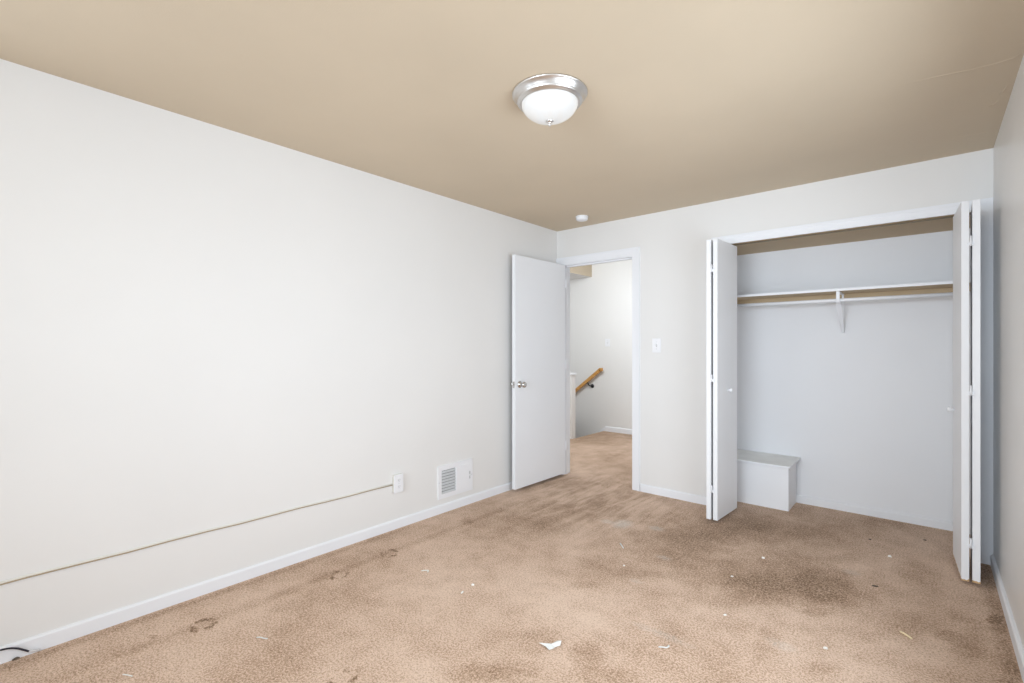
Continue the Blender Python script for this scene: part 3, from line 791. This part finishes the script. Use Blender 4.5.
# the torn paper scrap in front: crumpled sheet with real thickness
t = bmesh.new()
ol = [(-0.050, -0.002), (-0.028, 0.006), (-0.008, -0.004), (0.012, 0.000), (0.030, 0.012), (0.047, 0.006), (0.040, -0.010), (0.020, -0.016), (0.006, -0.030), (-0.010, -0.036), (-0.024, -0.016)]
zz = [0.012, 0.004, 0.010, 0.004, 0.012, 0.016, 0.006, 0.003, 0.004, 0.003, 0.006]
vs = [t.verts.new((u, v, z)) for (u, v), z in zip(ol, zz)]; c = t.verts.new((0.0, -0.010, 0.011))
for i in range(len(vs)): t.faces.new((vs[i], vs[(i + 1) % len(vs)], c))
ext = bmesh.ops.extrude_face_region(t, geom=list(t.faces))
for v in [g for g in ext['geom'] if isinstance(g, bmesh.types.BMVert)]: v.co.z += 0.0012
bmesh.ops.recalc_face_normals(t, faces=list(t.faces))
me = bpy.data.meshes.new('paper_scrap'); t.to_mesh(me); t.free(); me.materials.append(M['paper'])
ps = bpy.data.objects.new('paper_scrap', me); COL.objects.link(ps); ps.location = (1.608, -2.318, 0.001); ps.rotation_euler = (0, 0, YAW)
tag(ps, 'torn white paper scrap, the largest piece of litter on the carpet', 'paper scrap')

G = 'white crumbs on the carpet'
blob('crumb', 0.986, -2.170, 0.009, 0.006, 0.006, M['crumb'], 'white crumb in mid floor, the rounder of a close pair', 0.4, 1, G)
blob('crumb', 1.001, -2.262, 0.014, 0.005, 0.005, M['crumb'], 'white crumb in mid floor, the longer of a close pair', 1.9, 2, G)
blob('crumb', 1.487, -1.429, 0.006, 0.005, 0.004, M['crumb'], 'tiny white crumb just in front of the pale sliver', 0.0, 3, G)
blob('crumb', 2.003, -1.158, 0.007, 0.006, 0.005, M['crumb'], 'small white crumb on the dark carpet, farther from the closet box', 0.0, 4, G)
blob('crumb', 2.072, -0.786, 0.009, 0.008, 0.007, M['crumb'], 'small white crumb on the dark carpet in front of the closet box', 0.0, 5, G)
blob('crumb', 2.647, -0.259, 0.010, 0.009, 0.008, M['crumb'], 'white crumb at the middle of the closet opening', 0.0, 6, G)
blob('crumb', 2.096, -1.586, 0.009, 0.005, 0.005, M['crumb'], 'white crumb on the light carpet between the curled thread and the dark area', 0.7, 7, G)
blob('crumb', 2.497, -1.574, 0.009, 0.006, 0.006, M['crumb'], 'white crumb in the right foreground near the straw sliver', 0.5, 8, G)
G2 = 'dark crumbs near the closet'
blob('dark_crumb', 2.610, -0.771, 0.016, 0.007, 0.004, M['dark_crumb'], 'dark bit of debris on the pale patch in front of the closet, largest of three', 0.35, 9, G2)
blob('dark_crumb', 2.532, -0.010, 0.009, 0.006, 0.004, M['dark_crumb'], 'dark crumb on the closet threshold, left of its neighbour', 0.2, 10, G2)
blob('dark_crumb', 2.807, 0.214, 0.009, 0.006, 0.004, M['dark_crumb'], 'dark crumb inside the closet near the right folding door', 0.2, 11, G2)

def thread(name, pts, r, mat, label, cat):
    c = sum((Vector(p) for p in pts), Vector()) / len(pts); c.z = 0
    o = MB().tube([p - c for p in smooth_path(pts, 5)], r, 8).build(name, mat); o.location = c
    return tag(o, label, cat)
thread('lint_thread', [(1.962, -2.030, 0.004), (1.975, -2.022, 0.005), (1.990, -2.016, 0.006), (1.996, -2.004, 0.008), (1.990, -1.996, 0.005)], 0.0028, M['paper'], 'curled white thread on the carpet, right of the torn paper scrap', 'thread')
thread('lint_thread', [(0.606, -3.122, 0.004), (0.622, -3.112, 0.006), (0.640, -3.104, 0.005), (0.652, -3.094, 0.004)], 0.0024, M['paper'], 'short white thread in the left foreground', 'thread')
thread('lint_thread', [(0.466, -3.562, 0.004), (0.482, -3.554, 0.006), (0.505, -3.540, 0.004)], 0.0022, M['cream'], 'cream thread nearest the black cable', 'thread')
thread('lint_thread', [(0.652, -2.248, 0.004), (0.668, -2.238, 0.008), (0.684, -2.224, 0.007), (0.690, -2.236, 0.004)], 0.0030, M['cream'], 'curl of lint between the left wall and the pair of white crumbs', 'thread')
thread('wood_sliver', [(1.318, -1.158, 0.004), (1.340, -1.182, 0.006), (1.372, -1.215, 0.004)], [0.002] + [0.004] * 9 + [0.0015], M['paper'], 'pale sliver lying toward the doorway', 'sliver')
thread('straw_sliver', [(2.728, -1.213, 0.004), (2.748, -1.230, 0.006), (2.772, -1.252, 0.005)], [0.0015] + [0.0045] * 9 + [0.002], M['straw'], 'straw-coloured sliver in the right foreground', 'sliver')
